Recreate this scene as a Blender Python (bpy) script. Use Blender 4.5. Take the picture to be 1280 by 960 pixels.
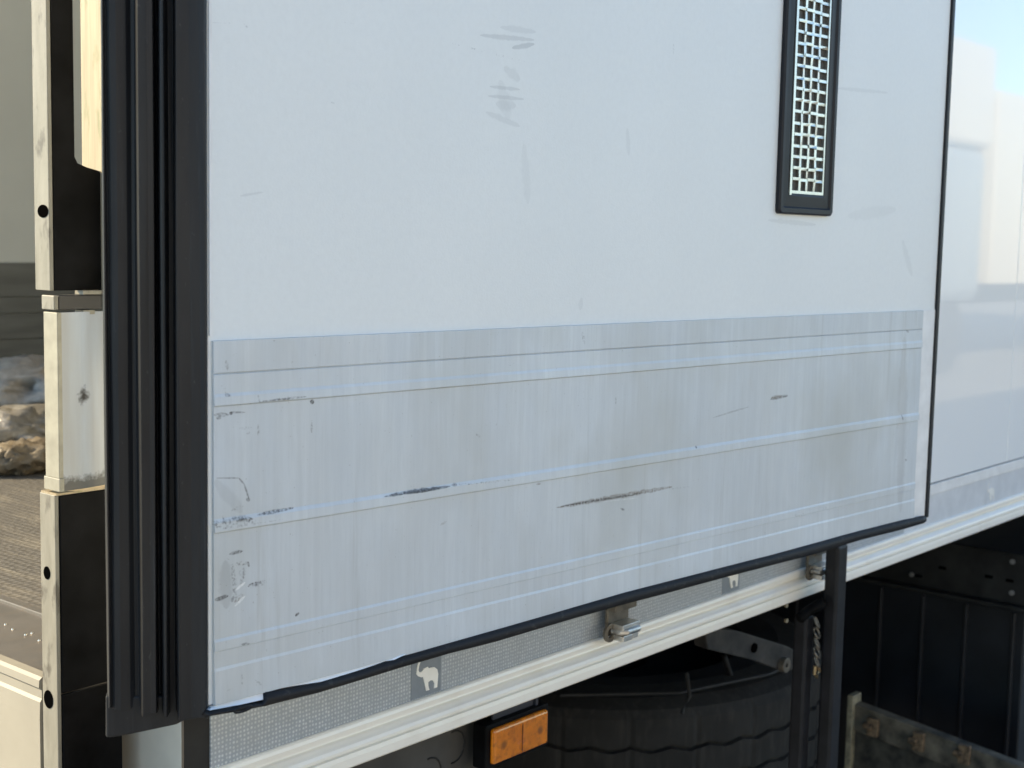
import bpy, bmesh, math, random
from math import sin, cos, pi, radians, sqrt
from mathutils import Vector, Matrix, noise
S = bpy.context.scene
for o in list(bpy.data.objects): bpy.data.objects.remove(o, do_unlink=True)
C = S.collection
# ------------------------------------------------------------------ camera
FPX, PITCH, ROLL, YAW = 1714.85, 0.10298, 0.0207246, 0.703762
CAM = Vector((-0.66296, -0.97634, 1.55))
F_ = Vector((cos(YAW)*cos(PITCH), sin(YAW)*cos(PITCH), -sin(PITCH)))
R0 = F_.cross(Vector((0, 0, 1))).normalized(); U0 = R0.cross(F_)
R_ = cos(ROLL)*R0 + sin(ROLL)*U0; U_ = -sin(ROLL)*R0 + cos(ROLL)*U0
cd = bpy.data.cameras.new('camera'); cam = bpy.data.objects.new('camera', cd); C.objects.link(cam)
M3 = Matrix((R_, U_, -F_)).transposed()
cam.matrix_world = Matrix.Translation(CAM) @ M3.to_4x4()
cd.sensor_width = 36; cd.lens = 36*FPX/1280; cd.clip_start = .02; cd.clip_end = 2000
cd.dof.use_dof = True; cd.dof.focus_distance = 1.32; cd.dof.aperture_fstop = 11
S.camera = cam
# ------------------------------------------------------------------ sky and sun
SUN = Vector((-.55, .66, .56)).normalized()
el = math.asin(SUN.z); az = math.atan2(SUN.x, SUN.y)
W = bpy.data.worlds.new("World"); S.world = W; W.use_nodes = True
nt = W.node_tree; nt.nodes.clear()
sk = nt.nodes.new('ShaderNodeTexSky'); sk.sky_type = 'NISHITA'; sk.sun_disc = False
sk.sun_elevation = el; sk.sun_rotation = az; sk.air_density = .75; sk.dust_density = .3; sk.ozone_density = 1.0
bg = nt.nodes.new('ShaderNodeBackground'); bg.inputs[1].default_value = .102
ow = nt.nodes.new('ShaderNodeOutputWorld')
wb = nt.nodes.new('ShaderNodeMix'); wb.data_type = 'RGBA'; wb.blend_type = 'MULTIPLY'; wb.inputs[0].default_value = 1
wb.inputs[7].default_value = (.92, 1.03, 1.0, 1); nt.links.new(sk.outputs[0], wb.inputs[6]); nt.links.new(wb.outputs[2], bg.inputs[0]); nt.links.new(bg.outputs[0], ow.inputs[0])
sd = bpy.data.lights.new('sun', 'SUN'); sd.energy = 3.1; sd.angle = radians(.5); sd.color = (1, .81, .52)
so = bpy.data.objects.new('sun', sd); C.objects.link(so)
so.rotation_euler = (-SUN).to_track_quat('-Z', 'Y').to_euler(); so.location = (-10, 10, 10)
S.view_settings.view_transform = 'Standard'; S.view_settings.look = 'None'
S.view_settings.exposure = 1.8; S.view_settings.gamma = 1
# ------------------------------------------------------------------ helpers
def ray(x, y): return F_ + R_*((x-640)/FPX) - U_*((y-480)/FPX)
def on(x, y, ax, v):                      # photo sight line met with a real plane of the trailer
    d = ray(x, y); return CAM + d*((v-CAM[ax])/d[ax])
DE = 0.0667377; D0 = Vector((0, -.10, 0))
DM = Matrix.Translation(D0) @ Matrix.Rotation(-DE, 4, 'Z'); DI = DM.inverted()
def dl(x, y, off=0.0):                    # same, on the open door's inner face -> door-local (u, z)
    c = DI @ CAM; d = DI.to_3x3() @ ray(x, y); p = c + d*((off-c.y)/d.y); return p.x, p.z

def link(o, parent=None):
    C.objects.link(o)
    if parent is not None: o.parent = parent
    return o
def mk(name, v, f, mat, parent=None, smooth=False, bev=0, seg=2):
    me = bpy.data.meshes.new(name); me.from_pydata([tuple(p) for p in v], [], f); me.validate()
    bm = bmesh.new(); bm.from_mesh(me); bmesh.ops.recalc_face_normals(bm, faces=bm.faces)
    bm.to_mesh(me); bm.free()
    me.materials.append(mat); o = bpy.data.objects.new(name, me)
    if smooth:
        for p in me.polygons: p.use_smooth = True
    if bev:
        m = o.modifiers.new('bevel', 'BEVEL'); m.width = bev; m.segments = seg; m.limit_method = 'ANGLE'; m.angle_limit = radians(35)
    return link(o, parent)
class MB:
    def __init__(s): s.v = []; s.f = []
    def add(s, v, f):
        n = len(s.v); s.v += [tuple(p) for p in v]; s.f += [tuple(i+n for i in q) for q in f]; return s
    def box(s, a, b, M=None):
        x0, y0, z0 = a; x1, y1, z1 = b
        v = [Vector(p) for p in ((x0,y0,z0),(x1,y0,z0),(x1,y1,z0),(x0,y1,z0),(x0,y0,z1),(x1,y0,z1),(x1,y1,z1),(x0,y1,z1))]
        if M: v = [M @ p for p in v]
        return s.add(v, [(0,3,2,1),(4,5,6,7),(0,1,5,4),(1,2,6,5),(2,3,7,6),(3,0,4,7)])
    def prism(s, loop, vec):              # closed loop of 3D points swept along vec
        n = len(loop); vec = Vector(vec); a = [Vector(p) for p in loop]; b = [p+vec for p in a]
        return s.add(a+b, [tuple(range(n))[::-1], tuple(range(n, 2*n))] + [(i, (i+1) % n, n+(i+1) % n, n+i) for i in range(n)])
    def tube(s, pts, r, n=10, cap=True):
        pts = [Vector(p) for p in pts]; rings = []
        for i, p in enumerate(pts):
            t = (pts[min(i+1, len(pts)-1)]-pts[max(i-1, 0)]).normalized()
            a = t.cross(Vector((.3, .2, .9)) if abs(t.z) < .9 else Vector((1, 0, 0))).normalized(); b = t.cross(a)
            rr = r[i] if isinstance(r, (list, tuple)) else r
            rings += [p + (a*cos(2*pi*k/n)+b*sin(2*pi*k/n))*rr for k in range(n)]
        f = [(i*n+k, i*n+(k+1) % n, (i+1)*n+(k+1) % n, (i+1)*n+k) for i in range(len(pts)-1) for k in range(n)]
        if cap: f += [tuple(range(n))[::-1], tuple((len(pts)-1)*n+k for k in range(n))]
        return s.add(rings, f)
    def lathe(s, prof, c, n=96, axis='Z'):  # prof: (r, h), closed loop
        c = Vector(c); v = []; m = len(prof)
        for k in range(n):
            a = 2*pi*k/n
            for r, h in prof:
                v.append(c + (Vector((r*cos(a), r*sin(a), h)) if axis == 'Z' else Vector((r*cos(a), h, r*sin(a)))))
        return s.add(v, [(k*m+i, k*m+(i+1) % m, ((k+1) % n)*m+(i+1) % m, ((k+1) % n)*m+i) for k in range(n) for i in range(m)])
    def out(s, name, mat, parent=None, **k): return mk(name, s.v, s.f, mat, parent, **k)
def tag(o, label, cat=None, group=None, kind=None):
    o['label'] = label
    if cat: o['category'] = cat
    if group: o['group'] = group
    if kind: o['kind'] = kind
    return o
def empty(name, loc=(0, 0, 0)):
    o = bpy.data.objects.new(name, None); o.location = loc; return link(o)

# ------------------------------------------------------------------ materials
class NM:
    def __init__(s, name):
        s.m = bpy.data.materials.new(name); s.m.use_nodes = True; s.t = s.m.node_tree
        s.b = s.t.nodes['Principled BSDF']; s._c = None
    def n(s, ty, **k):
        x = s.t.nodes.new(ty)
        for a, b in k.items(): setattr(x, a, b)
        return x
    def L(s, a, b): s.t.links.new(a, b)
    def co(s):
        if not s._c: s._c = s.n('ShaderNodeTexCoord').outputs['Object']
        return s._c
    def mapped(s, scale, loc=(0, 0, 0), rot=(0, 0, 0)):
        m = s.n('ShaderNodeMapping'); m.inputs['Scale'].default_value = scale; m.inputs['Location'].default_value = loc
        m.inputs['Rotation'].default_value = rot
        s.L(s.co(), m.inputs[0]); return m.outputs[0]
    def noise(s, scale=(1, 1, 1), sc=5, det=4, rough=.55, loc=(0, 0, 0), lo=.3, hi=.7, dist=0, rot=(0, 0, 0)):
        x = s.n('ShaderNodeTexNoise'); s.L(s.mapped(scale, loc, rot), x.inputs['Vector'])
        x.inputs['Scale'].default_value = sc; x.inputs['Detail'].default_value = det; x.inputs['Roughness'].default_value = rough
        x.inputs['Distortion'].default_value = dist
        return s.rng(x.outputs[0], lo, hi)
    def rng(s, v, lo, hi, a=0, b=1):
        m = s.n('ShaderNodeMapRange'); s.L(v, m.inputs[0])
        for i, q in enumerate((lo, hi, a, b)): m.inputs[i+1].default_value = q
        return m.outputs[0]
    def math(s, op, a, b=None, clamp=False):
        m = s.n('ShaderNodeMath', operation=op, use_clamp=clamp)
        for i, q in enumerate((a, b)):
            if q is None: continue
            if isinstance(q, (int, float)): m.inputs[i].default_value = q
            else: s.L(q, m.inputs[i])
        return m.outputs[0]
    def mix(s, fac, a, b):
        m = s.n('ShaderNodeMix', data_type='RGBA')
        for i, q in ((0, fac), (6, a), (7, b)):
            if isinstance(q, (int, float)): m.inputs[i].default_value = q
            elif isinstance(q, tuple): m.inputs[i].default_value = (*q[:3], 1)
            else: s.L(q, m.inputs[i])
        return m.outputs[2]
    def bump(s, h, st=.2, d=.001, prev=None):
        b = s.n('ShaderNodeBump'); b.inputs['Strength'].default_value = st; b.inputs['Distance'].default_value = d
        s.L(h, b.inputs['Height'])
        if prev: s.L(prev, b.inputs['Normal'])
        s.L(b.outputs[0], s.b.inputs['Normal']); return b.outputs[0]
    def set(s, **k):
        for a, v in k.items():
            i = s.b.inputs[a.replace('_', ' ')]
            if isinstance(v, (int, float)): i.default_value = v
            elif isinstance(v, tuple): i.default_value = (*v, 1)
            else: s.L(v, i)
        return s
def simple(name, col, rough=.5, metal=0, var=.12, sc=20, bump=0, **k):
    m = NM(name); n = m.noise(sc=sc, det=6)
    c2 = tuple(x*(1-var*2) for x in col); c1 = tuple(min(1, x*(1+var)) for x in col)
    m.set(Base_Color=m.mix(n, c2, c1), Roughness=rough, Metallic=metal, **k)
    if bump: m.bump(m.noise(sc=sc*8, det=5, lo=0, hi=1), bump, .001)
    return m.m

# a soft, broken stroke between two points of the door face (scratch, scuff, dent)
def stroke_group():
    g = bpy.data.node_groups.new('stroke', 'ShaderNodeTree'); I = g.interface
    I.new_socket('Vector', in_out='INPUT', socket_type='NodeSocketVector')
    I.new_socket('A', in_out='INPUT', socket_type='NodeSocketVector')
    I.new_socket('D', in_out='INPUT', socket_type='NodeSocketVector')     # unit direction
    I.new_socket('Len', in_out='INPUT', socket_type='NodeSocketFloat')
    I.new_socket('Wid', in_out='INPUT', socket_type='NodeSocketFloat')
    I.new_socket('Break', in_out='INPUT', socket_type='NodeSocketFloat')
    I.new_socket('N1', in_out='INPUT', socket_type='NodeSocketFloat')
    I.new_socket('N2', in_out='INPUT', socket_type='NodeSocketFloat')
    I.new_socket('Fac', in_out='OUTPUT', socket_type='NodeSocketFloat')
    N = g.nodes.new; L = g.links.new
    gi = N('NodeGroupInput'); go = N('NodeGroupOutput')
    def vm(op, a, b=None):
        x = N('ShaderNodeVectorMath'); x.operation = op; L(a, x.inputs[0])
        if b is not None: L(b, x.inputs[1])
        return x
    def mt(op, a, b=None, clamp=False):
        x = N('ShaderNodeMath'); x.operation = op; x.use_clamp = clamp
        for i, q in enumerate((a, b)):
            if q is None: continue
            if isinstance(q, (int, float)): x.inputs[i].default_value = q
            else: L(q, x.inputs[i])
        return x.outputs[0]
    rel = vm('SUBTRACT', gi.outputs['Vector'], gi.outputs['A'])
    t = vm('DOT_PRODUCT', rel.outputs[0], gi.outputs['D']).outputs['Value']
    tot = vm('DOT_PRODUCT', rel.outputs[0], rel.outputs[0]).outputs['Value']
    perp = mt('SQRT', mt('MAXIMUM', mt('SUBTRACT', tot, mt('MULTIPLY', t, t)), 0))
    tn = mt('DIVIDE', t, gi.outputs['Len'])                                # 0..1 along
    prof = mt('MULTIPLY', mt('MULTIPLY', tn, mt('SUBTRACT', 1, tn)), 4)    # tapers at both ends
    prof = mt('POWER', mt('MAXIMUM', prof, 0), .5)
    wd = mt('MULTIPLY', gi.outputs['Wid'], mt('MULTIPLY', prof, mt('ADD', mt('MULTIPLY', gi.outputs['N1'], 1.6), .2)))
    core = mt('SUBTRACT', 1, mt('DIVIDE', perp, mt('MAXIMUM', wd, .00001)), True)
    core = mt('MULTIPLY', mt('MULTIPLY', core, 2.2, True), mt('GREATER_THAN', prof, .001))
    br = N('ShaderNodeMapRange'); L(gi.outputs['N2'], br.inputs[0]); br.inputs[2].default_value = .72
    L(mt('MULTIPLY', gi.outputs['Break'], .62), br.inputs[1])
    L(mt('MULTIPLY', core, br.outputs[0]), go.inputs[0]); return g
SG = stroke_group()
def strokes(m, lst, base):
    """lst: (px0,py0,px1,py1,width_px,break,colour,opacity) read on the door face"""
    c = base
    flat = m.mapped((1, 0, 1))
    ns = m.n('ShaderNodeTexNoise'); ns.inputs['Scale'].default_value = 130; ns.inputs['Detail'].default_value = 4; m.L(flat, ns.inputs['Vector'])
    ns2 = m.n('ShaderNodeTexNoise'); ns2.inputs['Scale'].default_value = 420; ns2.inputs['Detail'].default_value = 3; m.L(flat, ns2.inputs['Vector'])
    for (x0, y0, x1, y1, w, brk, col, op) in lst:
        if w >= 5: op *= .6
        elif y0 > 400: w *= 1.25; brk *= .88; op = min(1, op*1.15)
        a = dl(x0, y0); b = dl(x1, y1); A = Vector((a[0], 0, a[1])); B = Vector((b[0], 0, b[1])); d = B-A
        dep = (DM @ A - CAM).dot(F_)
        g = m.n('ShaderNodeGroup'); g.node_tree = SG; m.L(flat, g.inputs['Vector']); m.L(ns.outputs[0], g.inputs['N1']); m.L(ns2.outputs[0], g.inputs['N2'])
        g.inputs['A'].default_value = A; g.inputs['D'].default_value = d.normalized(); g.inputs['Len'].default_value = d.length
        g.inputs['Wid'].default_value = w*dep/FPX; g.inputs['Break'].default_value = brk
        c = m.mix(m.math('MULTIPLY', g.outputs[0], op), c, col)
    return c

# white painted door skin: fine orange-peel, faint wipe marks, grey scuffs
m = NM('door_paint')
g1 = m.noise((1, 1, .5), 7, 5, lo=.35, hi=.75); g2 = m.noise((1, 1, 1), 3, 3, lo=.35, hi=.7); g3 = m.noise((1, 1, .8), 170, 5, .7, lo=.40, hi=.75)
c = m.mix(m.math('MULTIPLY', g1, .35), (.80, .815, .80), (.73, .745, .73)); c = m.mix(m.math('MULTIPLY', g2, .30), c, (.70, .735, .735))
c = m.mix(m.math('MULTIPLY', g3, .16), c, (.60, .61, .60))
DK = (.20, .21, .22)
c = strokes(m, [
 (556, 52, 660, 78, 1.6, .9, DK, .45), (585, 36, 672, 62, 1.4, 1.1, DK, .35), (600, 44, 668, 50, 4, 1.25, DK, .22), (625, 34, 670, 40, 5, 1.25, DK, .22), (640, 60, 668, 55, 4, 1.2, DK, .3),
 (607, 140, 650, 158, 5, 1.2, DK, .22), (620, 130, 645, 132, 8, 1.25, DK, .2), (630, 84, 650, 100, 8, 1.25, DK, .2), (625, 100, 636, 150, 12, 1.25, DK, .14), (612, 108, 650, 112, 3, 1.2, DK, .2), (610, 120, 655, 124, 3, 1.2, DK, .2),
 (305, 30, 310, 35, 1.6, .6, DK, .6), (264, 28, 296, 29, 1, .8, DK, .3), (414, 128, 418, 129, 1.5, .4, DK, .4), (430, 28, 446, 30, .9, .8, DK, .3),
 (497, 20, 492, 275, .8, 1.0, DK, .22), (841, 30, 836, 150, 1.1, 1.15, DK, .32), (842, 54, 842, 68, 1.6, .7, DK, .4), (688, 80, 697, 126, 1.2, 1, DK, .2),
 (1120, 90, 1128, 200, 1.0, 1.1, DK, .2), (1095, 60, 1110, 130, .9, 1.1, DK, .18), (1045, 110, 1110, 116, 3, 1.3, DK, .12), (1128, 300, 1140, 345, 7, 1.3, DK, .16), (1060, 270, 1120, 262, 10, 1.35, DK, .12),
 (960, 275, 1020, 281, 4, 1.3, DK, .14), (300, 245, 330, 240, 2, 1.2, DK, .15), (655, 180, 660, 255, 9, 1.35, DK, .12), (784, 160, 786, 195, 5, 1.3, DK, .16), (725, 388, 727, 372, 5, 1.2, DK, .16)], c)
m.set(Base_Color=c, Roughness=.42, Specular_IOR_Level=.5)
bh = m.bump(m.noise(sc=420, det=3, lo=0, hi=1), .22, .0008); m.bump(m.noise(sc=5, det=2, lo=0, hi=1), .06, .01, bh)
PAINT_DOOR = m.m
# aluminium kick plate: vertical wash streaks, dirt clouds, scrapes down to dark metal
m = NM('kick_plate_metal')
s1 = m.noise((1, 1, .035), 190, 6, .7, lo=.38, hi=.62); s2 = m.noise((1, 1, .14), 45, 5, .6, lo=.38, hi=.62)
s3 = m.noise((1, 1, .6), 6, 5, .6, lo=.42, hi=.66, loc=(3, 0, 1)); s4 = m.noise((1, 1, .7), 4, 4, .6, lo=.50, hi=.70, loc=(7.3, 0, 2)); s5 = m.noise((1, 1, .10), 300, 4, .8, lo=.5, hi=.75)
pm = m.noise((1, 1, .8), 5, 3, .5, lo=.36, hi=.62, loc=(1.7, 0, 4.1)); sp = m.noise((1, 1, 1), 520, 2, .5, lo=.735, hi=.77); run = m.noise((1, 1, .05), 75, 4, .7, lo=.60, hi=.74, loc=(9, 0, 0))
c = m.mix(m.math('MULTIPLY', s1, m.math('ADD', m.math('MULTIPLY', pm, .6), .25)), (.645, .675, .69), (.51, .535, .545))
c = m.mix(m.math('MULTIPLY', s2, .45), c, (.56, .595, .62)); c = m.mix(m.math('MULTIPLY', pm, .35), c, (.585, .63, .675))
c = m.mix(m.math('MULTIPLY', s3, .6), c, (.535, .55, .55)); c = m.mix(m.math('MULTIPLY', s4, .75), c, (.48, .485, .455))
c = m.mix(m.math('MULTIPLY', s5, .3), c, (.47, .50, .52)); c = m.mix(m.math('MULTIPLY', run, .35), c, (.40, .40, .38)); c = m.mix(m.math('MULTIPLY', sp, .7), c, (.28, .27, .25))
BK = (.035, .03, .028); GY = (.18, .18, .18); BR = (.16, .12, .08); LT = (.85, .85, .83)
c = strokes(m, [
 (693, 634, 838, 608, 3.2, .55, BR, .95), (700, 632, 800, 616, 1.5, .5, BK, .95), (830, 611, 860, 608, 1, .9, GY, .5), (735, 628, 795, 622, 1.0, .8, LT, .6), (773, 635, 778, 637, 1.6, .2, GY, .9),
 (484, 618, 560, 607, 2.6, .35, BK, 1.), (500, 616, 548, 609, 2.2, .1, BK, 1.), (476, 620, 500, 617, 1.4, .5, BK, .9), (318, 643, 364, 634, 2.2, .55, BK, .95), (550, 607, 640, 599, 1.2, .9, BK, .6), (562, 606, 568, 605, 2, .2, GY, .8),
 (264, 652, 316, 650, 4.5, .85, GY, .9), (286, 648, 312, 648, 4, .6, BK, .75), (276, 646, 279, 657, 1.8, .5, BK, .7), (264, 658, 300, 657, 2, .9, GY, .8), (265, 654, 268, 655, 2, .2, BK, .9), (286, 638, 302, 632, 2, .8, GY, .7), (268, 661, 350, 648, 1, .8, GY, .5),
 (268, 597, 297, 597, 1.1, .3, GY, .7), (296, 597, 303, 605, 1.2, .3, GY, .8), (302, 603, 309, 624, 1.4, .2, GY, .85), (305, 623, 310, 625, 2.2, .2, GY, .8),
 (284, 692, 301, 688, 2.2, .4, BK, .8), (266, 749, 283, 744, 2.8, .2, BK, .95), (288, 704, 292, 751, 3.2, .8, GY, .85), (292, 704, 308, 703, 2.6, .8, GY, .75), (303, 706, 298, 735, 2.4, .75, GY, .7), (307, 701, 309, 708, 1.6, .4, BK, .7),
 (307, 732, 331, 726, 3.4, .85, GY, .8), (309, 730, 324, 728, 2, .6, BK, .6), (290, 752, 303, 742, 4, .8, BR, .6), (287, 752, 290, 744, 2.5, .4, BK, .6), (292, 737, 304, 727, 1.8, .2, LT, .9), (291, 757, 304, 744, 2, .3, LT, .8), (298, 712, 303, 722, 4, .9, GY, .6),
 (366, 769, 371, 765, 2.0, .2, BK, .9), (298, 804, 309, 804, 1.8, .5, BK, .8), (299, 838, 299, 855, 1.5, .8, GY, .6), (314, 848, 324, 856, 1.6, .8, GY, .5), (280, 862, 292, 856, 1.4, .8, GY, .4),
 (385, 501, 390, 503, 3, .05, BK, .9), (387, 527, 387, 541, 1.5, .6, GY, .75), (320, 529, 320, 545, 1.8, .7, GY, .7), (265, 518, 284, 518, 2.4, .6, GY, .85), (284, 515, 304, 515, 1.2, .4, GY, .85), (284, 516, 288, 517, 2, .1, BK, .8), (268, 522, 274, 522, 2.2, .4, BK, .6),
 (320, 502, 380, 495, 1.5, .65, BK, .8), (342, 498, 365, 496, 2.6, .9, GY, .8), (319, 493, 321, 503, 1.4, .6, GY, .7), (278, 493, 285, 494, 2.2, .3, GY, .8), (280, 450, 282, 462, 2.8, .7, GY, .75), (296, 535, 312, 534, 1.5, .8, GY, .5), (305, 541, 310, 540, 2, .8, GY, .4),
 (725, 415, 728, 430, 2.6, .8, GY, .55), (960, 499, 982, 494, 2.0, .5, BK, .8), (961, 497, 975, 495, 2, .5, BR, .8), (888, 522, 934, 508, 1.1, .5, GY, .6), (866, 558, 868, 559, 1.6, .0, BK, .8), (1124, 518, 1125, 525, 1.3, .0, BK, .8), (1129, 574, 1131, 575, 1.4, .1, GY, .8),
 (1131, 413, 1134, 415, 1.4, .1, GY, .8), (767, 496, 767, 505, 1.2, .5, GY, .6), (592, 542, 598, 546, 1.4, .7, GY, .5), (548, 656, 556, 651, 1.5, .6, BR, .5), (990, 644, 1005, 642, 3, .9, GY, .45), (668, 605, 674, 604, 1.4, .4, BR, .6), (1020, 636, 1030, 634, 2, .9, GY, .4),
 (279, 700, 281, 760, 12, 1.3, GY, .35), (266, 600, 300, 640, 10, 1.35, GY, .2), (1128, 420, 1122, 640, 14, 1.35, BR, .22)], c)
m.set(Base_Color=c, Roughness=m.math('ADD', m.math('MULTIPLY', s2, .12), .38), Metallic=.12)
bh = m.bump(m.noise((1, 1, .06), 160, 5, lo=0, hi=1), .12, .0006)
KICK = m.m
m = NM('side_wall_paint'); n = m.noise((1, 1, .2), 8, 4)
m.set(Base_Color=m.mix(m.math('MULTIPLY', n, .3), (.93, .94, .93), (.91, .92, .91)), Roughness=.32, Coat_Weight=.8, Coat_Roughness=.022, Coat_IOR=1.75)
m.bump(m.noise(sc=2.2, det=2, lo=0, hi=1), .05, .004)
PAINT_SIDE = m.m
m = NM('rail_paint'); n = m.noise((.2, 1, 1), 60, 5); n2 = m.noise((1, 1, 1), 14, 5, lo=.55, hi=.75)
m.set(Base_Color=m.mix(m.math('MULTIPLY', n2, .3), m.mix(n, (.88, .85, .77), (.84, .80, .72)), (.6, .52, .40)), Roughness=.3, Coat_Weight=.25, Coat_Roughness=.1)
RAIL = m.m
TRIM = simple('white_trim', (.80, .80, .79), .4, 0, .06, 30)
m = NM('black_rubber'); n = m.noise((1, 1, .08), 60, 5, lo=.3, hi=.75); n2 = m.noise((1, 1, .5), 9, 5, lo=.5, hi=.8)
n3 = m.noise((1, 1, .03), 150, 5, .75, lo=.60, hi=.78); n4 = m.noise((1, 1, .5), 240, 3, .6, lo=.68, hi=.76)
m.set(Base_Color=m.mix(m.math('MULTIPLY', n4, .3), m.mix(m.math('MULTIPLY', n3, .4), m.mix(m.math('MULTIPLY', n2, .5), m.mix(n, (.009, .0092, .0105), (.018, .019, .021)), (.035, .034, .032)), (.07, .075, .085)), (.11, .11, .105)), Roughness=.45, Specular_IOR_Level=.32)
m.bump(m.noise((1, 1, .3), 180, 4, lo=0, hi=1), .15, .0006)
RUBBER = m.m
GLOSSRUB = simple('gloss_black_plastic', (.010, .0105, .014), .42, 0, .15, 30, .05, Specular_IOR_Level=.3)
BLACK = simple('black_painted_steel', (.0045, .0045, .005), .65, 0, .5, 25, .15, Specular_IOR_Level=.1)
UNDER = simple('dirty_underbody_steel', (.010, .0095, .0085), .7, 0, .5, 14, .3)
GREYPL = simple('grey_dusty_plate', (.05, .047, .041), .75, 0, .25, 10, .2)
m = NM('galvanised_edge'); n = m.noise((1, 1, .2), 90, 6); n2 = m.noise((1, 1, .5), 55, 6, lo=.56, hi=.66)
m.set(Base_Color=m.mix(m.math('MULTIPLY', n2, .8), m.mix(n, (.25, .238, .20), (.18, .17, .138)), (.075, .065, .052)), Roughness=.5, Metallic=.15)
m.bump(m.noise(sc=200, det=4, lo=0, hi=1), .2, .001); GALV = m.m
m = NM('brushed_alu_grain'); n = m.noise((1, 1, .03), 260, 5, lo=.35, hi=.65); n2 = m.noise((1, 1, .25), 110, 6, lo=.58, hi=.68)
m.set(Base_Color=m.mix(m.math('MULTIPLY', n2, .5), m.mix(n, (.40, .33, .22), (.30, .24, .155)), (.16, .18, .08)), Roughness=.45, Metallic=.3); BRUSH = m.m
CHROME = simple('chromed_mesh', (.62, .59, .53), .34, 1.0, .05, 60)
STEEL = simple('stainless_clip', (.68, .66, .62), .38, 1.0, .12, 60)
DULL = simple('dull_bracket', (.16, .14, .11), .45, .5, .2, 60)
# ------------------------------------------------------------------ ground
m = NM('yard_concrete'); n = m.noise(sc=.7, det=8); n2 = m.noise(sc=30, det=5)
m.set(Base_Color=m.mix(m.math('MULTIPLY', n2, .4), m.mix(n, (.26, .255, .245), (.20, .195, .185)), (.12, .11, .10)), Roughness=.85); m.bump(n2, .4, .004)
g = MB().add([(-300, -300, 0), (300, -300, 0), (300, 300, 0), (-300, 300, 0)], [(0, 1, 2, 3)]).out('ground', m.m)
tag(g, 'pale concrete yard the trailer stands on', kind='structure')
# ------------------------------------------------------------------ the trailer
T = tag(empty('refrigerated_trailer'), 'white refrigerated trailer with a rear door folded back against its side', 'trailer')
LX = 13.2
Z0 = 1.0275                                # underside of the side rail
# side wall skin, its lower trim, tape band and moulded rail (all extruded along the trailer)
def zt(px, py): return on(px, py, 1, 0)[2]
zw = 1.1415                                # joint line under the wall skin
XS = on(1264, 480, 1, 0)[0]
MB().box((.10, 0, zw+.002), (XS-.0012, .06, 3.95)).box((XS+.0012, 0, zw+.002), (LX, .06, 3.95)).out('side_wall', PAINT_SIDE, T, bev=.0012)
MB().box((.10, .004, 1.10), (LX, .055, zw+.01)).out('wall_joint', BLACK, T)
MB().box((.085, -.001, 1.1225), (LX, .012, zw)).out('lower_trim', TRIM, T, bev=.001)
prof = [(.012, 1.0700), (-.0015, 1.0700), (-.0035, 1.0685), (-.0045, 1.0655), (-.0040, 1.0625), (-.0038, 1.0600), (-.0005, 1.0592), (.0015, 1.0575), (.0010, 1.0560), (-.0020, 1.0548),
        (-.0045, 1.0525), (-.0075, 1.0505), (-.0090, 1.0475), (-.0090, 1.0452), (-.0062, 1.0444), (-.0060, 1.0430), (-.0095, 1.0422),
        (-.0105, 1.0380), (-.0108, Z0+.002), (-.0088, Z0), (.012, Z0)]
MB().prism([(.085, y, z) for y, z in prof], (LX, 0, 0)).out('side_rail', RAIL, T)
# reflective tape band: embossed honeycomb, with plain squares that carry the elephant
m = NM('reflective_tape')
vo = m.n('ShaderNodeTexVoronoi'); vo.inputs['Randomness'].default_value = .25; m.L(m.mapped((1, 0, 1)), vo.inputs['Vector']); vo.inputs['Scale'].default_value = 240
dot = m.rng(vo.outputs['Distance'], .12, .42, 1, 0); n = m.noise((.6, 1, 1), 22, 5); n2 = m.noise((1, 1, .3), 200, 4, lo=.4, hi=.8)
c = m.mix(dot, (.33, .37, .41), (.62, .65, .67)); c = m.mix(m.math('MULTIPLY', n, .35), c, (.36, .36, .34)); c = m.mix(m.math('MULTIPLY', n2, .2), c, (.2, .2, .2))
m.set(Base_Color=c, Roughness=.4, Metallic=0.); m.bump(dot, .3, .0005); TAPE = m.m
TPLAIN = simple('plain_tape_square', (.22, .25, .28), .4, 0, .08, 40)
WHT = simple('emblem_white', (.85, .84, .79), .4, 0, .05, 40)
TAPEG = simple('plain_grey_band', (.66, .68, .70), .3, 0, .05, 30)
ZT0, ZT1 = 1.0702, 1.1223
xa = [on(510, 880, 1, 0)[0]+.006, on(918, 723, 1, 0)[0], on(1158, 640, 1, 0)[0], on(1240, 608, 1, 0)[0]]
pitch = xa[1]-(xa[0]+.02)
MB().box((.079, .0012, ZT0-.001), (1.53, .012, ZT1)).out('reflective_tape', TAPE, T)
MB().box((1.53, .0012, ZT0-.001), (LX, .012, ZT1)).out('grey_tape_band', TAPEG, T)
ELE = [(0.05, .98), (.13, 1.0), (.16, .93), (.11, .82), (.08, .70), (.14, .62), (.26, .63), (.34, .70), (.52, .71), (.56, .66), (.66, .66), (.82, .64), (.95, .55), (1.0, .40),
       (.98, .20), (.96, 0), (.82, 0), (.84, .14), (.78, .24), (.66, .28), (.54, .25), (.55, .12), (.60, 0), (.46, 0), (.40, .18), (.34, .36), (.30, .46), (.22, .46), (.08, .52), (-.02, .62), (0, .54), (.06, .50), (.02, .66), (.03, .80), (.08, .90)]
ELE = ELE[:29]+[(.0, .60), (.02, .70), (.05, .84), (.08, .91)]
def elephant(x, w, h, zb, parent):
    MB().prism([(x+ex*w, -.0004, zb+ez*h) for ex, ez in ELE], (0, .0012, 0)).out('elephant_emblem', WHT, parent)
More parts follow.
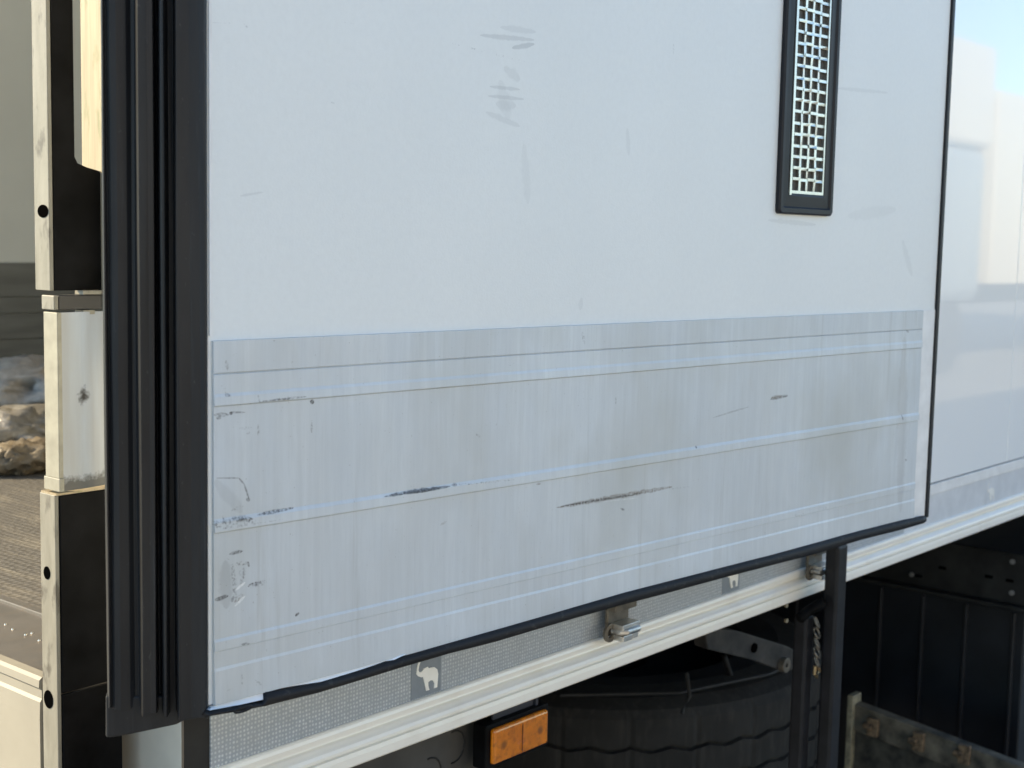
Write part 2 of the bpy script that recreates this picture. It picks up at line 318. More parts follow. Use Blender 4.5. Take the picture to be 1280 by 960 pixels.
def tape_mark(x, sq=True, mat=TPLAIN):
    s = MB().box((x-.003, .0006, ZT0+.001), (x+.042, .003, ZT1-.001)).out('tape_square', mat, T)
    elephant(x+.004, .033, .036, ZT0+.006, s)
tape_mark(on(516, 870, 1, 0)[0]+.001); tape_mark(on(905, 730, 1, 0)[0])
tape_mark(on(1234, 612, 1, 0)[0], mat=TAPEG); tape_mark(on(1147, 640, 1, 0)[0], mat=TAPEG)
for k in range(1, 6): tape_mark(on(1234, 612, 1, 0)[0]+k*.62, mat=TAPEG)
# rest of the box
INW = simple('interior_wall_panel', (.62, .62, .57), .5, 0, .05, 2)
m = NM('interior_kick'); n = m.noise((.15, 1, 1), 30, 5); m.set(Base_Color=m.mix(n, (.17, .17, .155), (.11, .11, .10)), Roughness=.5); IKICK = m.m
iw = MB().box((0.02, 2.45, 1.139), (LX, 2.52, 3.95)).out('interior_wall', INW, T)
kk = MB()
for a, b, d in ((1.141, 1.215, .012), (1.217, 1.262, .010), (1.2625, 1.33, .013), (1.332, 1.375, .010), (1.3755, 1.468, .012)): kk.box((.02, 2.45-d, a), (LX-.1, 2.452, b))
kk.out('interior_kick_plate', IKICK, iw, bev=.002)
MB().box((.16, .061, 1.142), (LX, .10, 3.95)).out('near_inner_wall', INW, T)
MB().box((0.02, 0.0, 3.951), (LX, 2.52, 4.03)).out('roof', PAINT_SIDE, T)
MB().box((LX, 0, 1.0), (LX+.08, 2.52, 4.03)).out('front_bulkhead', PAINT_SIDE, T)
m = NM('cargo_floor'); ang = m.mapped((1, 1, 1), rot=(0, 0, radians(35)))
wv = m.n('ShaderNodeTexWave'); wv.inputs['Scale'].default_value = 26; wv.inputs['Distortion'].default_value = 6; wv.inputs['Detail'].default_value = 4; wv.inputs['Detail Scale'].default_value = 3; m.L(ang, wv.inputs['Vector'])
ck = m.n('ShaderNodeTexVoronoi'); ck.inputs['Scale'].default_value = 95; ck.inputs['Randomness'].default_value = .3; m.L(m.co(), ck.inputs['Vector'])
n = m.noise(sc=6, det=7); n2 = m.noise((1, .15, 1), 40, 6, lo=.5, hi=.75, rot=(0, 0, .5))
c = m.mix(m.rng(ck.outputs['Distance'], .1, .6), (.105, .098, .088), (.070, .067, .062)); c = m.mix(m.math('MULTIPLY', n, .5), c, (.10, .09, .078)); c = m.mix(m.math('MULTIPLY', n2, .7), c, (.20, .18, .145))
m.set(Base_Color=c, Roughness=.6); m.bump(m.rng(ck.outputs['Distance'], .1, .6), .6, .002); FLOOR = m.m
xf = on(30, 762, 2, 1.139)[0]
MB().box((xf+.012, .11, 1.08), (LX, 2.45, 1.139)).out('cargo_floor', FLOOR, T)
m = NM('sill_metal'); n = m.noise((1, 1, 1), 20, 7); n2 = m.noise((.15, 1, 1), 60, 6, lo=.5, hi=.75, rot=(0, 0, .4))
m.set(Base_Color=m.mix(m.math('MULTIPLY', n2, .6), m.mix(n, (.135, .125, .115), (.10, .095, .088)), (.15, .12, .09)), Roughness=.5, Metallic=.25); m.bump(n, .2, .001); SILLM = m.m
sp = MB().box((.012, .151, 1.08), (xf, 2.45, 1.1375)).out('sill_plate', SILLM, T)
MB().box((xf, .151, 1.08), (xf+.012, 2.45, 1.1415)).out('floor_edge_strip', SILLM, T, bev=.001)
for k, (px, py) in enumerate([(7, 779), (16, 785), (32, 792), (40, 790), (49, 799)]):
    p = on(px, py, 2, 1.139); MB().lathe([(.0001, .0), (.0016, 0), (.0012, .0012), (.0001, .0016)], (p[0], p[1], 1.1375), 12).out('rivet', CHROME, sp)
# rear sill: cream, sunlit, rounded nose with a shallow lip
SILL = simple('rear_sill_cream', (.27, .25, .205), .55, 0, .06, 12, .06)
lp = [(.012, 1.1395), (.002, 1.1395), (-.001, 1.137), (-.0015, 1.130), (.0015, 1.127), (.0015, 1.119), (-.0005, 1.116), (-.001, 1.10), (-.001, .90), (.012, .90)]
MB().prism([(x, .1525, z) for x, z in lp], (0, 2.37, 0)).out('rear_sill', SILL, T)
# underside, chassis
MB().box((.096, .055, Z0), (LX, 2.5, 1.0795)).out('underfloor', UNDER, T)
MB().box((.15, 2.46, .12), (LX, 2.50, 1.026)).out('far_light_block', UNDER, T)  # added panel that keeps far-side light off the underbody
MB().box((.42, .3, .10), (.44, 2.44, 1.02)).out('rear_light_block', RUBBER, T)  # added closure that blocks sun coming in under the rear
MB().box((.3, .62, .72), (LX, .70, 1.02)).box((.3, 1.82, .72), (LX, 1.90, 1.02)).out('chassis_beam', UNDER, T)
# ---- rear corner post, seen edge-on on the left
post = MB()
yA, yB = .1265, .1505
def strip(pxl, pxr, y0, y1, x0=0.0, th=.004):
    # rear-facing sunlit flange between two photo heights
    zt_ = on((pxl+pxr)/2, y0, 0, x0)[2]; zb_ = on((pxl+pxr)/2, y1, 0, x0)[2]
    return on(pxr, (y0+y1)/2, 0, x0)[1], on(pxl, (y0+y1)/2, 0, x0)[1], zb_, zt_
z363 = on(55, 363, 0, 0)[2]
rp = MB().box((0, yA, z363), (.004, yB, 3.95)).out('rear_post', GALV, T, bev=.0006)
hl = on(54, 264, 0, 0)
def disc(c, ry, rz, name, mat, parent, x=-.0006):
    MB().prism([(x, c[1]+ry*cos(a*pi/12), c[2]+rz*sin(a*pi/12)) for a in range(24)], (.002, 0, 0)).out(name, mat, parent)
disc(hl, .0085, .0057, 'bolt_hole', simple('hole_black', (.002, .002, .002), 1, Specular_IOR_Level=0.), rp)
HOLE = bpy.data.materials['hole_black']
# upper side cover: black plate with a rounded cut-out that shows the lit inner flange
yc = .1262
def cv(px, py): p = on(px, py, 1, yc); return (p[0], yc, p[2])
xr = on(131, 300, 1, yc)[0]+.03; zt363 = cv(90, 363)[2]
xl = .0045
cx_ = cv(92, 100)[0]
lpz = [cv(92, 196)[2], cv(97, 204)[2], cv(108, 209)[2], cv(128, 215)[2]]
loop = [(xl, zt363), (xr, zt363), (xr, lpz[3]-.004), (cv(128, 215)[0], lpz[3]), (cv(108, 209)[0], lpz[2]), (cv(97, 204)[0], lpz[1]), (cx_, lpz[0]), (cx_-.002, 3.9), (xl, 3.9)]
MB().prism([(x, yc, z) for x, z in loop], (0, .002, 0)).out('post_cover', BLACK, rp)
xi = .052
yi = on(101, 100, 0, xi)[1]; yj = on(129, 100, 0, xi)[1]
MB().box((xi, yj-.02, zt363), (xi+.03, yi, 3.9)).out('inner_flange', BRUSH, rp, bev=.0008)
# hinge block
hz1, hz0 = on(60, 390, 0, 0)[2], on(60, 612, 0, 0)[2]
hg = MB(); ya_, yb_, _, _ = strip(55, 72, 390, 600)
hg.box((.0005, ya_, hz0+.012), (.005, yb_, hz1)).box((.0, ya_-.0012, hz0), (.005, yb_+.0022, hz0+.012))
hinge = hg.out('hinge_flange', simple('hinge_cream', (.30, .285, .23), .45, .1, .10, 60), T, bev=.0006)
m = NM('hinge_leaf'); n = m.noise((1, 1, .1), 50, 6); nb = m.noise(sc=260, det=5, lo=.3, hi=.7)
pc = on(104, 496, 1, .118); ds = m.n('ShaderNodeVectorMath', operation='DISTANCE'); m.L(m.mapped((1, 1, .8)), ds.inputs[0]); ds.inputs[1].default_value = (pc[0], pc[1], pc[2]*.8)
sm = m.rng(m.math('ADD', ds.outputs['Value'], m.math('MULTIPLY', m.noise(sc=160, det=5, lo=.2, hi=.8), .010)), .0065, .0125, 1, 0)
zg = m.n('ShaderNodeSeparateXYZ'); m.L(m.co(), zg.inputs[0])
lowd = m.math('MULTIPLY', m.rng(m.math('ADD', zg.outputs[2], m.math('MULTIPLY', nb, .006)), hz0+.010, hz0+.017, 1, 0), .9)
c = m.mix(sm, m.mix(n, (.33, .37, .43), (.28, .29, .305)), (.02, .018, .016)); c = m.mix(lowd, c, (.05, .048, .045))
m.set(Base_Color=c, Roughness=.34, Metallic=.3); m.bump(n, .1, .001)
hv = []
for k in range(9):                         # shallow channel: flat then curling outwards
    px = 72+k*7.5; d = max(0, (k-3)/5); y = .1175+.004*d*d; q = on(px, 500, 1, y); hv.append((q[0], y))
hv2 = [(x+.0015, y+.003) for x, y in hv]
MB().prism([(x, y, hz0) for x, y in hv+hv2[::-1]], (0, 0, hz1-hz0)).out('hinge_leaf', m.m, hinge, smooth=False)
# hinge cap above
z388, z370 = on(60, 387, 0, 0)[2], on(60, 369, 0, 0)[2]
y1, y0 = on(52.5, 380, 0, 0)[1], on(68, 380, 0, 0)[1]
cap = MB().box((-.0005, y0, z388), (.004, y1, z370)).out('hinge_cap', GALV, T, bev=.0008)
xcap = on(127, 380, 1, y0)[0]
MB().box((.0042, y0, z388), (xcap, y0+.02, z370)).out('cap_plate', simple('cap_grey', (.035, .033, .032), .5, .1), cap, bev=.001)
MB().box((.028, y0-.001, z370+.0006), (.05, y0+.012, z370+.004)).box((.028, y0-.001, z388-.0045), (.040, y0+.012, z388-.0008)).out('cap_sunlit_sliver', GALV, cap)  # small blocks shaped as the sunlit slivers above and below the cap
# lower post
zl = on(58, 617, 0, 0)[2]
lo = MB().box((0, .1235, .3), (.004, .1485, zl)).out('lower_post', GALV, T, bev=.0006)
z866 = on(64, 866, 0, 0)[2]
MB().box((.0045, .1222, z866+.001), (.062, .126, zl-.001)).box((.0045, .1218, .3), (.067, .126, z866-.001)).out('lower_cover', BLACK, lo, bev=.0006)
MB().prism([(.0005, .1215, zl), (.062, .1205, zl), (.062, .147, zl), (.0005, .147, zl)], (0, 0, .0018)).out('cover_lip', BRUSH, lo)
disc(on(59, 716, 0, 0), .0052, .0060, 'bolt_hole', HOLE, lo)
disc(on(61, 874, 0, 0), .0075, .0085, 'weld_notch', HOLE, lo)
# rear end of the rail under the door
MB().box((.088, .007, .90), (.094, .18, 1.1375)).out('rail_end_cap', simple('end_cap_beige', (.50, .46, .38), .6, 0, .08, 14), T, bev=.001)
MB().box((.051, .003, Z0-.05), (.0795, .0065, 1.14)).out('rail_end_block', UNDER, T)
# ------------------------------------------------------------------ the open rear door (local frame at its hinge edge)
zb = 1.55-.3766
DW = 1.2005; TH = .07
door = MB().box((.0, 0, zb), (DW-.008, TH, 3.9)).out('rear_door', PAINT_DOOR, T, bev=.001)
door.matrix_local = DM
# kick plate ridges, heights read down one column of the photo
def kz(px, py): return dl(px, py)[1]
z_top = 1.55-.0818; z_l2 = kz(530, 450.3); z_l3a = kz(530, 474); z_l3b = kz(530, 485.3)
z_m0 = kz(600, 600); z_m1 = kz(600, 612); z_b0 = kz(730, 696); z_b1 = kz(730, 706); z_c = kz(730, 724)
t0 = .0022
def step(z, a, b, h=.0009): return [(-a, z+h), (-b, z-h)]
kp = [(0, z_top), (-t0, z_top-.0004)]
kp += [(-t0, z_l2+.0006), (-t0+.0014, z_l2-.0001), (-t0+.0001, z_l2-.0012)]
kp += [(-t0-.0002, z_l3a+.0012), (-t0-.0010, z_l3a-.0014), (-t0-.0014, z_l3b+.0002), (-t0+.0008, z_l3b-.0001), (-t0, z_l3b-.0011)]
kp += [(-t0, z_m0+.0016), (-t0-.0013, z_m0-.0016), (-t0-.0017, z_m1+.0003), (-t0+.0008, z_m1), (-t0, z_m1-.0012)]
kp += [(-t0, z_b0+.0012), (-t0-.0009, z_b0-.0010), (-t0-.0011, z_b1+.0002), (-t0+.0004, z_b1), (-t0-.0002, z_b1-.0010)]
kp += [(-t0-.0002, z_c+.0012), (-t0-.0010, z_c-.0012), (-t0-.0020, zb+.0006), (0, zb+.0001)]
u1 = dl(1150, 400)[0]; u1b = dl(1141, 640)[0]; uk = (u1+u1b)/2
kv = []; N = len(kp); US = [.0035+(uk-.0035)*i/60 for i in range(61)]
for i, u in enumerate(US):
    for j, (y, z) in enumerate(kp):
        w = .0016*noise.noise(Vector((u*4, z*6, 3.3)))+.0003*noise.noise(Vector((u*17, z*20, 1.3)))
        kv.append((u, y-abs(w)-.0004 if 0 < j < N-1 else y, z))
kf = [(i*N+j, i*N+j+1, (i+1)*N+j+1, (i+1)*N+j) for i in range(60) for j in range(N-1)] + [tuple(range(N))[::-1], tuple(60*N+j for j in range(N))]
mk('kick_plate', kv, kf, KICK, door)
# white edge strip beyond the plate, then black perimeter lip
MB().box((uk+.003, -.0008, zb), (DW-.008, -.0002, z_top)).out('edge_strip', TRIM, door, bev=.0006)
MB().box((DW-.0078, -.0035, zb-.002), (DW, TH+.01, 3.9)).out('edge_gasket', RUBBER, door, bev=.001)
MB().box((.0008, -.0016, z_top+.004), (.003, -.0002, 3.9)).out('edge_lip', TRIM, door)
# bent white strip below the plate near the hinge corner
top_edge = [(262, 884), (300, 873), (340, 862), (400, 845), (450, 831), (480, 823), (505, 816)]
bot_edge = [(262, 888), (300, 881), (340, 872), (400, 855), (450, 840), (480, 831), (507, 818)]
v = []
for a, b in zip(top_edge, bot_edge):
    p = dl(*a, -.0005); q = dl(*b, -.0065); v += [(p[0], -.0026, p[1]+.0005), (q[0], -.0065, q[1]), (q[0], .004, q[1]-.0002), (p[0], .006, p[1])]
mk('bent_trim', v, [(4*i+j, 4*i+(j+1) % 4, 4*i+4+(j+1) % 4, 4*i+4+j) for i in range(6) for j in range(4)], simple('whiter_lip', (.90, .90, .89), .35, 0, .03, 60), door)  # whiter than the other white trim
# bottom seal: thick rubber lip, curling, torn near the hinge
SEALT = [(258, 888, 897), (275, 884.5, 894), (300, 880, 890), (325, 877, 884.5), (331, 864, 885), (345, 862, 881), (400, 851, 867), (450, 836, 852), (500, 820, 836.6), (560, 803, 819), (620, 786, 803.8),
         (720, 757, 774), (780, 740, 757.3), (840, 724.5, 741.5), (900, 709, 725), (960, 694, 709.3), (1020, 677.5, 694), (1075, 662.5, 676.5), (1130, 648.8, 662.8), (1150, 645.5, 656.5), (1155, 644.5, 655)]
v = []; n = 10
for i, (px, a, b) in enumerate(SEALT):
    cu = dl(px, a, -.004); cl = dl(px, b, -.008)
    h = (cu[1]-cl[1])
    for k in range(n):
        an = 2*pi*k/n; yy = -.0035+ -.0075*sin(an)*.9; zz = (cu[1]+cl[1])/2+cos(an)*h/2
        v.append((cu[0]+(cl[0]-cu[0])*(.5-.5*cos(an)), yy, zz))
f = [(i*n+k, i*n+(k+1) % n, (i+1)*n+(k+1) % n, (i+1)*n+k) for i in range(len(SEALT)-1) for k in range(n)]+[tuple(range(n)), tuple((len(SEALT)-1)*n+k for k in range(n))]
m = NM('seal_rubber'); n_ = m.noise((.3, 1, 1), 50, 5, lo=.3, hi=.75); n2 = m.noise(sc=90, det=5, lo=.60, hi=.68)
m.set(Base_Color=m.mix(m.math('MULTIPLY', n2, .3), m.mix(n_, (.008, .008, .009), (.016, .016, .017)), (.08, .075, .07)), Roughness=.6, Specular_IOR_Level=.3); m.bump(n_, .1, .001)
seal = mk('bottom_seal', v, f, m.m, door, smooth=True)
lp_ = []
for k in range(13):
    a = 2*pi*k/12*.95; q = dl(304+11*cos(a), 886.5-3*cos(a)+4.2*sin(a), -.014); lp_.append((q[0], -.014+.002*sin(a), q[1]))
MB().tube(lp_, .0009, 8).out('torn_loop', m.m, seal)
# side gasket: stacked rubber lips on the hinge edge (world outline at px columns -> door local)
def gb(px): return -.1015 + (258.5-px)*.00034
col = [(px, gb(px)+d) for px, d in [(258.5, 0), (256.5, -.0012), (250, -.0004), (238, .0), (224, -.0006), (221.6, -.0012), (219.8, .001), (219, .011), (217.5, .0125), (211, .012), (208.4, .006), (206.8, -.0004), (204.4, -.0014), (202, -.0006), (200.2, .006), (199.2, .015), (196.5, .016), (194.6, .006), (193.2, .0018),
       (186, .0014), (179, -.0006), (175.6, -.0014), (173.4, .001), (172.2, .009), (170.5, .0125), (166, .0125), (160, .0105), (148, .0092), (141, .0096), (136, .0115), (134, .0085), (132, .0082), (130.6, .012), (130, .018)]]
pl = []
for px, y in col:
    q = on(px, 480, 1, y); pl.append(DI @ Vector((q[0], y, 0)))
back = [pl[-1]+Vector((.022, .024, 0)), Vector((-.0006, .06, 0)), Vector((-.0006, -.0003, 0))]
loop = [(p[0], p[1]) for p in pl]+[(p[0], p[1]) for p in back]
zs = [zb-.010, zb-.004+.012, 1.25, 1.4, 1.55, 1.7, 1.9, 2.3, 3.9]
v = []; n = len(loop)
for k, z in enumerate(zs):
    for i, (x, y) in enumerate(loop):
        dz = 0
        if k < 2 and i < len(col): dz = .0012*sin(i*1.1)+.010*min(1, i/30)
        w = .0006*sin(z*9+i*.7) if 0 < i < len(col) else 0
        v.append((x+w, y+w*.5, z+dz))
gback = True
f = [tuple(range(n)), tuple((len(zs)-1)*n+i for i in range(n))]+[(k*n+i, k*n+(i+1) % n, (k+1)*n+(i+1) % n, (k+1)*n+i) for k in range(len(zs)-1) for i in range(n)]
mk('hinge_gasket', v, f, RUBBER, door, bev=.0007, seg=2)
ft = []
for px, py in ((132, 923), (148, 921.5), (178, 915.5), (220, 906.5), (250, 891), (258, 889), (258, 870), (132, 870)):
    y = gb(px)+.0125; q = on(px, py, 1, y); ft.append(DI @ Vector((q[0], y, q[2])))
MB().prism(ft, (.008, .012, 0)).out('gasket_foot', RUBBER, door, bev=.002)
# ------------------------------------------------------------------ air vent in the door
vu = [dl(968.5, 255)[0], dl(1037, 255)[0]]; vz = [dl(1000, 268.5)[1], 2.02]
fr = MB(); fw = .0125
u0, u1_ = vu[0]+.001, vu[1]-.001
def rr(u0, u1, z0, z1, r, n=5):
    pts = []
    for (cx, cz, a0) in ((u1-r, z0+r, -90), (u1-r, z1-r, 0), (u0+r, z1-r, 90), (u0+r, z0+r, 180)):
        for k in range(n): a = radians(a0+90*k/(n-1)); pts.append((cx+r*cos(a), cz+r*sin(a)))
    return pts
fl, frr, fb = dl(983, 150)[0]-dl(969.5, 150)[0], 0, 0
iu0 = u0+.0200; iu1 = u1_-.0230; iz0 = dl(1005, 243)[1]; iz1 = vz[1]-.03
rings = [(rr(u0, u1_, vz[0], vz[1], .005), 0), (rr(u0, u1_, vz[0], vz[1], .005), -.0045), (rr(u0+.002, u1_-.002, vz[0]+.002, vz[1]-.002, .004), -.0065),
         (rr(u0+.007, u1_-.007, vz[0]+.007, vz[1]-.007, .003), -.0065), (rr(u0+.009, u1_-.009, vz[0]+.009, vz[1]-.009, .003), -.0045),
         (rr(iu0-.003, iu1+.003, iz0-.003, iz1+.003, .003), -.0052), (rr(iu0, iu1, iz0, iz1, .002), -.0045), (rr(iu0, iu1, iz0, iz1, .002), .006)]
v = []
for pts, y in rings: v += [(a, y, b) for a, b in pts]
n = 20
mk('vent_frame', v, [(i*n+k, i*n+(k+1) % n, (i+1)*n+(k+1) % n, (i+1)*n+k) for i in range(len(rings)-1) for k in range(n)], GLOSSRUB, door)
vf = door.children[-1]
vf = [o for o in bpy.data.objects if o.name.startswith('vent_frame')][0]
MB().box((iu0, -.0006, iz0), (iu1, -.0001, iz1)).out('vent_backing', simple('vent_dark', (.07, .066, .058), .6), vf)
gl = MB(); gw = iu1-iu0
gl.box((iu0+.0002, -.0062, iz0-.002), (iu0+.0045, -.0005, iz1)).box((iu0+.0046, -.0035, iz0), (iu0+.0078, -.0005, iz1)).box((iu1-.0030, -.0052, iz0), (iu1-.0002, -.0005, iz1)).box((iu0, -.0050, iz0), (iu1, -.0005, iz0+.0035))
a0, a1 = iu0+.0078, iu1-.0030; rowp = (dl(1005, 0)[1]-dl(1005, 230)[1])/16.2
random.seed(4)
nr = int((iz1-iz0-.004)/rowp)
for k in range(1, 4):
    x = a0+(a1-a0)*k/4; pts = []
    for r_ in range(nr+1):
        pts.append((x+random.uniform(-.0004, .0004), random.uniform(-.0042, -.0034), iz0+.0035+r_*rowp))
    for p, q in zip(pts, pts[1:]):
        w = .0021; gl.add([(p[0]-w, p[1], p[2]), (p[0]+w, p[1]+random.uniform(-.0005, .0005), p[2]), (q[0]+w, q[1]+random.uniform(-.0005, .0005), q[2]), (q[0]-w, q[1], q[2]),
                (p[0]-w, -.001, p[2]), (p[0]+w, -.001, p[2]), (q[0]+w, -.001, q[2]), (q[0]-w, -.001, q[2])], [(0, 1, 2, 3), (0, 3, 7, 4), (1, 5, 6, 2)])
for r_ in range(1, nr+1):
    z = iz0+.0035+r_*rowp
    for k in range(4):
        x = a0+(a1-a0)*k/4; x2 = a0+(a1-a0)*(k+1)/4; h = .0017; y = random.uniform(-.0050, -.0034); j = random.uniform(-.0008, .0008)
        gl.add([(x, y, z-h+j), (x2, y+random.uniform(-.0006, .0006), z-h+j), (x2, y+random.uniform(-.0006, .0006), z+h+j), (x, y, z+h+j), (x, -.001, z-h+j), (x2, -.001, z-h+j), (x2, -.001, z+h+j), (x, -.001, z+h+j)],
               [(0, 1, 2, 3), (3, 2, 6, 7), (0, 4, 5, 1)])
gl.out('vent_grille', CHROME, vf)
# ------------------------------------------------------------------ brackets on the rail
def bracket(px, py, s=1.0):
    c = on(px, py, 1, -.012); x = c[0]; z = c[2]
    b = MB().box((x-.024*s, -.014, z-.002*s), (x+.020*s, -.0095, z+.040*s)).box((x-.024*s, -.026, z+.030*s), (x+.020*s, -.0095, z+.040*s)).out('door_holder', DULL, T, bev=.0012)
    k = MB()
    k.tube([(x-.017*s, -.0165, z+.006*s), (x-.017*s, -.0300, z+.006*s), (x-.012*s, -.034, z+.006*s), (x+.012*s, -.034, z+.006*s), (x+.016*s, -.030, z+.006*s), (x+.016*s, -.0165, z+.006*s)], .0045*s, 10)
    k.box((x-.019*s, -.0335, z+.008*s), (x+.017*s, -.0145, z+.0145*s)).box((x-.018*s, -.034, z-.006*s), (x+.001*s, -.0145, z+.001*s)).box((x+.004*s, -.032, z-.006*s), (x+.016*s, -.0145, z+.012*s)).box((x-.018*s, -.018, z-.006*s), (x+.016*s, -.0145, z+.014*s))
    k.out('holder_clip', STEEL, b, bev=.001)
    MB().lathe([(.0005, 0), (.0085*s, 0), (.0085*s, .003), (.0005, .003)], (x+.023*s, -.0175, z+.003*s), 20, 'Y').out('holder_bolt', DULL, b, bev=.0005)
    MB().lathe([(.006*s, 0), (.0115*s, 0), (.0115*s, .004), (.006*s, .004)], (x-.024*s, -.0195, z+.004*s), 24, 'Y').out('holder_washer', DULL, b, bev=.0005)
bracket(772, 789); bracket(1018, 715, 1.0)
# ------------------------------------------------------------------ under the rail
c0 = on(613.5, 905, 1, 0); c1 = on(613.5, 955, 1, 0); c2 = on(685, 890, 1, 0); c3 = on(685, 932, 1, 0)
lx0, lx1 = c0[0], c2[0]; lz1 = (c0[2]+c2[2])/2; lz0 = (c1[2]+c3[2])/2
lamp = MB().box((lx0-.0055, .002, lz0-.004), (lx1+.004, .022, lz1+.004)).out('marker_lamp', BLACK, T, bev=.002)
m = NM('amber_lens'); wv = m.n('ShaderNodeTexWave'); wv.inputs['Scale'].default_value = 260; m.L(m.co(), wv.inputs['Vector'])
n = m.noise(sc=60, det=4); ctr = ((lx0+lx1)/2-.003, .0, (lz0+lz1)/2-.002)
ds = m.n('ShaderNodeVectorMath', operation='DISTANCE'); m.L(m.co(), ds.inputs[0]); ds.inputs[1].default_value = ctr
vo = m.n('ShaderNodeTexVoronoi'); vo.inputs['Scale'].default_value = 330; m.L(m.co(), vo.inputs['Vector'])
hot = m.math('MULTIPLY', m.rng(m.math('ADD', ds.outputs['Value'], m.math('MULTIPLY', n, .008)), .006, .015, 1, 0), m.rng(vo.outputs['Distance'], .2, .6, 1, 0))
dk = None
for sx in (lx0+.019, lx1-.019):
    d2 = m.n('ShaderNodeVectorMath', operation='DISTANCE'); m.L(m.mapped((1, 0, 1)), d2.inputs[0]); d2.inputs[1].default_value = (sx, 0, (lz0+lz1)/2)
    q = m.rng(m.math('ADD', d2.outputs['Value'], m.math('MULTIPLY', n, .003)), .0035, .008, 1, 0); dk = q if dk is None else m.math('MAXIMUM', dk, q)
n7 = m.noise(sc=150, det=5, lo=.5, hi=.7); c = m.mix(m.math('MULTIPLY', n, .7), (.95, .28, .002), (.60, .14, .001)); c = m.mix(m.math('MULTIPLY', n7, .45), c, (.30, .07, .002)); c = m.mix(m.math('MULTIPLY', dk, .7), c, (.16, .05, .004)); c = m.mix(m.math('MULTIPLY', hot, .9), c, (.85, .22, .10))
m.set(Base_Color=c, Roughness=.18, Coat_Weight=1.0, Coat_Roughness=.05); m.bump(m.math('ADD', wv.outputs['Fac'], m.math('MULTIPLY', n, .6)), .7, .0018)
MB().box((lx0+.002, -.004, lz0+.002), (lx1-.003, .0045, lz1-.001)).out('lamp_lens', m.m, lamp, bev=.0035, seg=3)
MB().box(((lx0+lx1)/2-.0006, -.0046, lz0+.006), ((lx0+lx1)/2+.0006, -.003, lz1-.006)).out('lens_seam', simple('amber_dark', (.18, .05, .005), .3), lamp)
bx0, bx1 = on(615, 880, 1, .012)[0], on(668, 880, 1, .012)[0]
MB().box((bx0, .010, lz0), (bx1-.004, .014, Z0+.01)).box((bx1-.004, .006, lz1), (bx1, .03, Z0+.01)).out('lamp_bracket', simple('bracket_blueblack', (.035, .036, .045), .4), T, bev=.0008)
gx0, gx1 = on(400, 960, 1, .035)[0], on(611, 900, 1, .035)[0]
gp = MB().box((gx0-.3, .035, .55), (gx1, .039, Z0-.001)).box((gx1-.004, .028, .55), (gx1+.001, .055, Z0-.001)).out('mud_plate', GREYPL, T, bev=.001)
for px, py, rd in ((567, 934, .0185), (537, 968, .0185), (620, 985, .018)):
    c = on(px, py, 1, .0345); g = MB(); pts = []
    for k in range(15): a = radians(-100+200*k/14); pts.append((c[0]+rd*cos(a), .0347, c[2]+rd*sin(a)))
    g.tube(pts, .0011, 6).out('pressed_ring', UNDER, gp)
# spare wheel lying flat in its carrier
SC = (1.728, .798); ZT = .69; RT = .5
m = NM('tyre_rubber'); n = m.noise((1, 1, 1), 14, 6); n2 = m.noise((1, 1, .2), 80, 5, lo=.5, hi=.8)
m.set(Base_Color=m.mix(m.math('MULTIPLY', n2, .5), m.mix(n, (.016, .0155, .0145), (.027, .026, .024)), (.06, .055, .048)), Roughness=.8, Specular_IOR_Level=.25); m.bump(m.noise(sc=90, det=5, lo=0, hi=1), .2, .002); TYRE = m.m
sw = MB().lathe([(.12, -.20), (.29, -.20), (.29, -.05), (.12, -.05)], (SC[0], SC[1], ZT), 48).out('spare_wheel', UNDER, T)
# tread: grooves with a zigzag edge
tv = []; NS = 360; heights = []
prof_t = [(.29, -.02), (.33, .008), (.40, .016), (.46, .010), (.488, -.004), (.498, -.020), (.5, -.050), (.5, -.0725, 1), (.489, -.0735, 1), (.489, -.0805, 1), (.5, -.0815, 1), (.5, -.135, 2), (.489, -.136, 2), (.489, -.143, 2), (.5, -.144, 2), (.5, -.20, 3), (.489, -.201, 3), (.489, -.208, 3), (.5, -.209, 3), (.5, -.26), (.48, -.29), (.40, -.31), (.29, -.27)]
for k in range(NS):
    a = 2*pi*k/NS; tri = abs(((k % 9)/9)*2-1)-.5
    for p in prof_t:
        r_, h = p[0], p[1]
        if len(p) == 3: h += tri*(.009 if p[2] != 2 else .007)
        if p[1] < -.01 and r_ > .485 and k % 15 == 0: r_ -= .003
        tv.append((SC[0]+r_*cos(a), SC[1]+r_*sin(a), ZT+h))
mm = len(prof_t)
mk('tyre', tv, [(k*mm+i, k*mm+(i+1) % mm, ((k+1) % NS)*mm+(i+1) % mm, ((k+1) % NS)*mm+i) for k in range(NS) for i in range(mm)], TYRE, sw)
cr = MB()
p0 = on(760, 868, 2, .73); p1 = on(905, 850, 2, .73)
cr.tube([on(700, 869, 2, .735), on(850, 866, 2, .735), on(960, 843, 2, .735), on(1010, 822, 2, .735)], .0035, 8)
cr.tube([on(852, 892, 1, .33), on(862, 870, 1, .33), on(858, 840, 1, .33)], .004, 8).tube([on(930, 866, 1, .4), on(915, 850, 1, .4), on(905, 820, 1, .4)], .006, 8)
cr.out('wheel_carrier', simple('carrier_steel', (.011, .010, .009), .6, 0, .4, 20, .3), T, bev=.003)
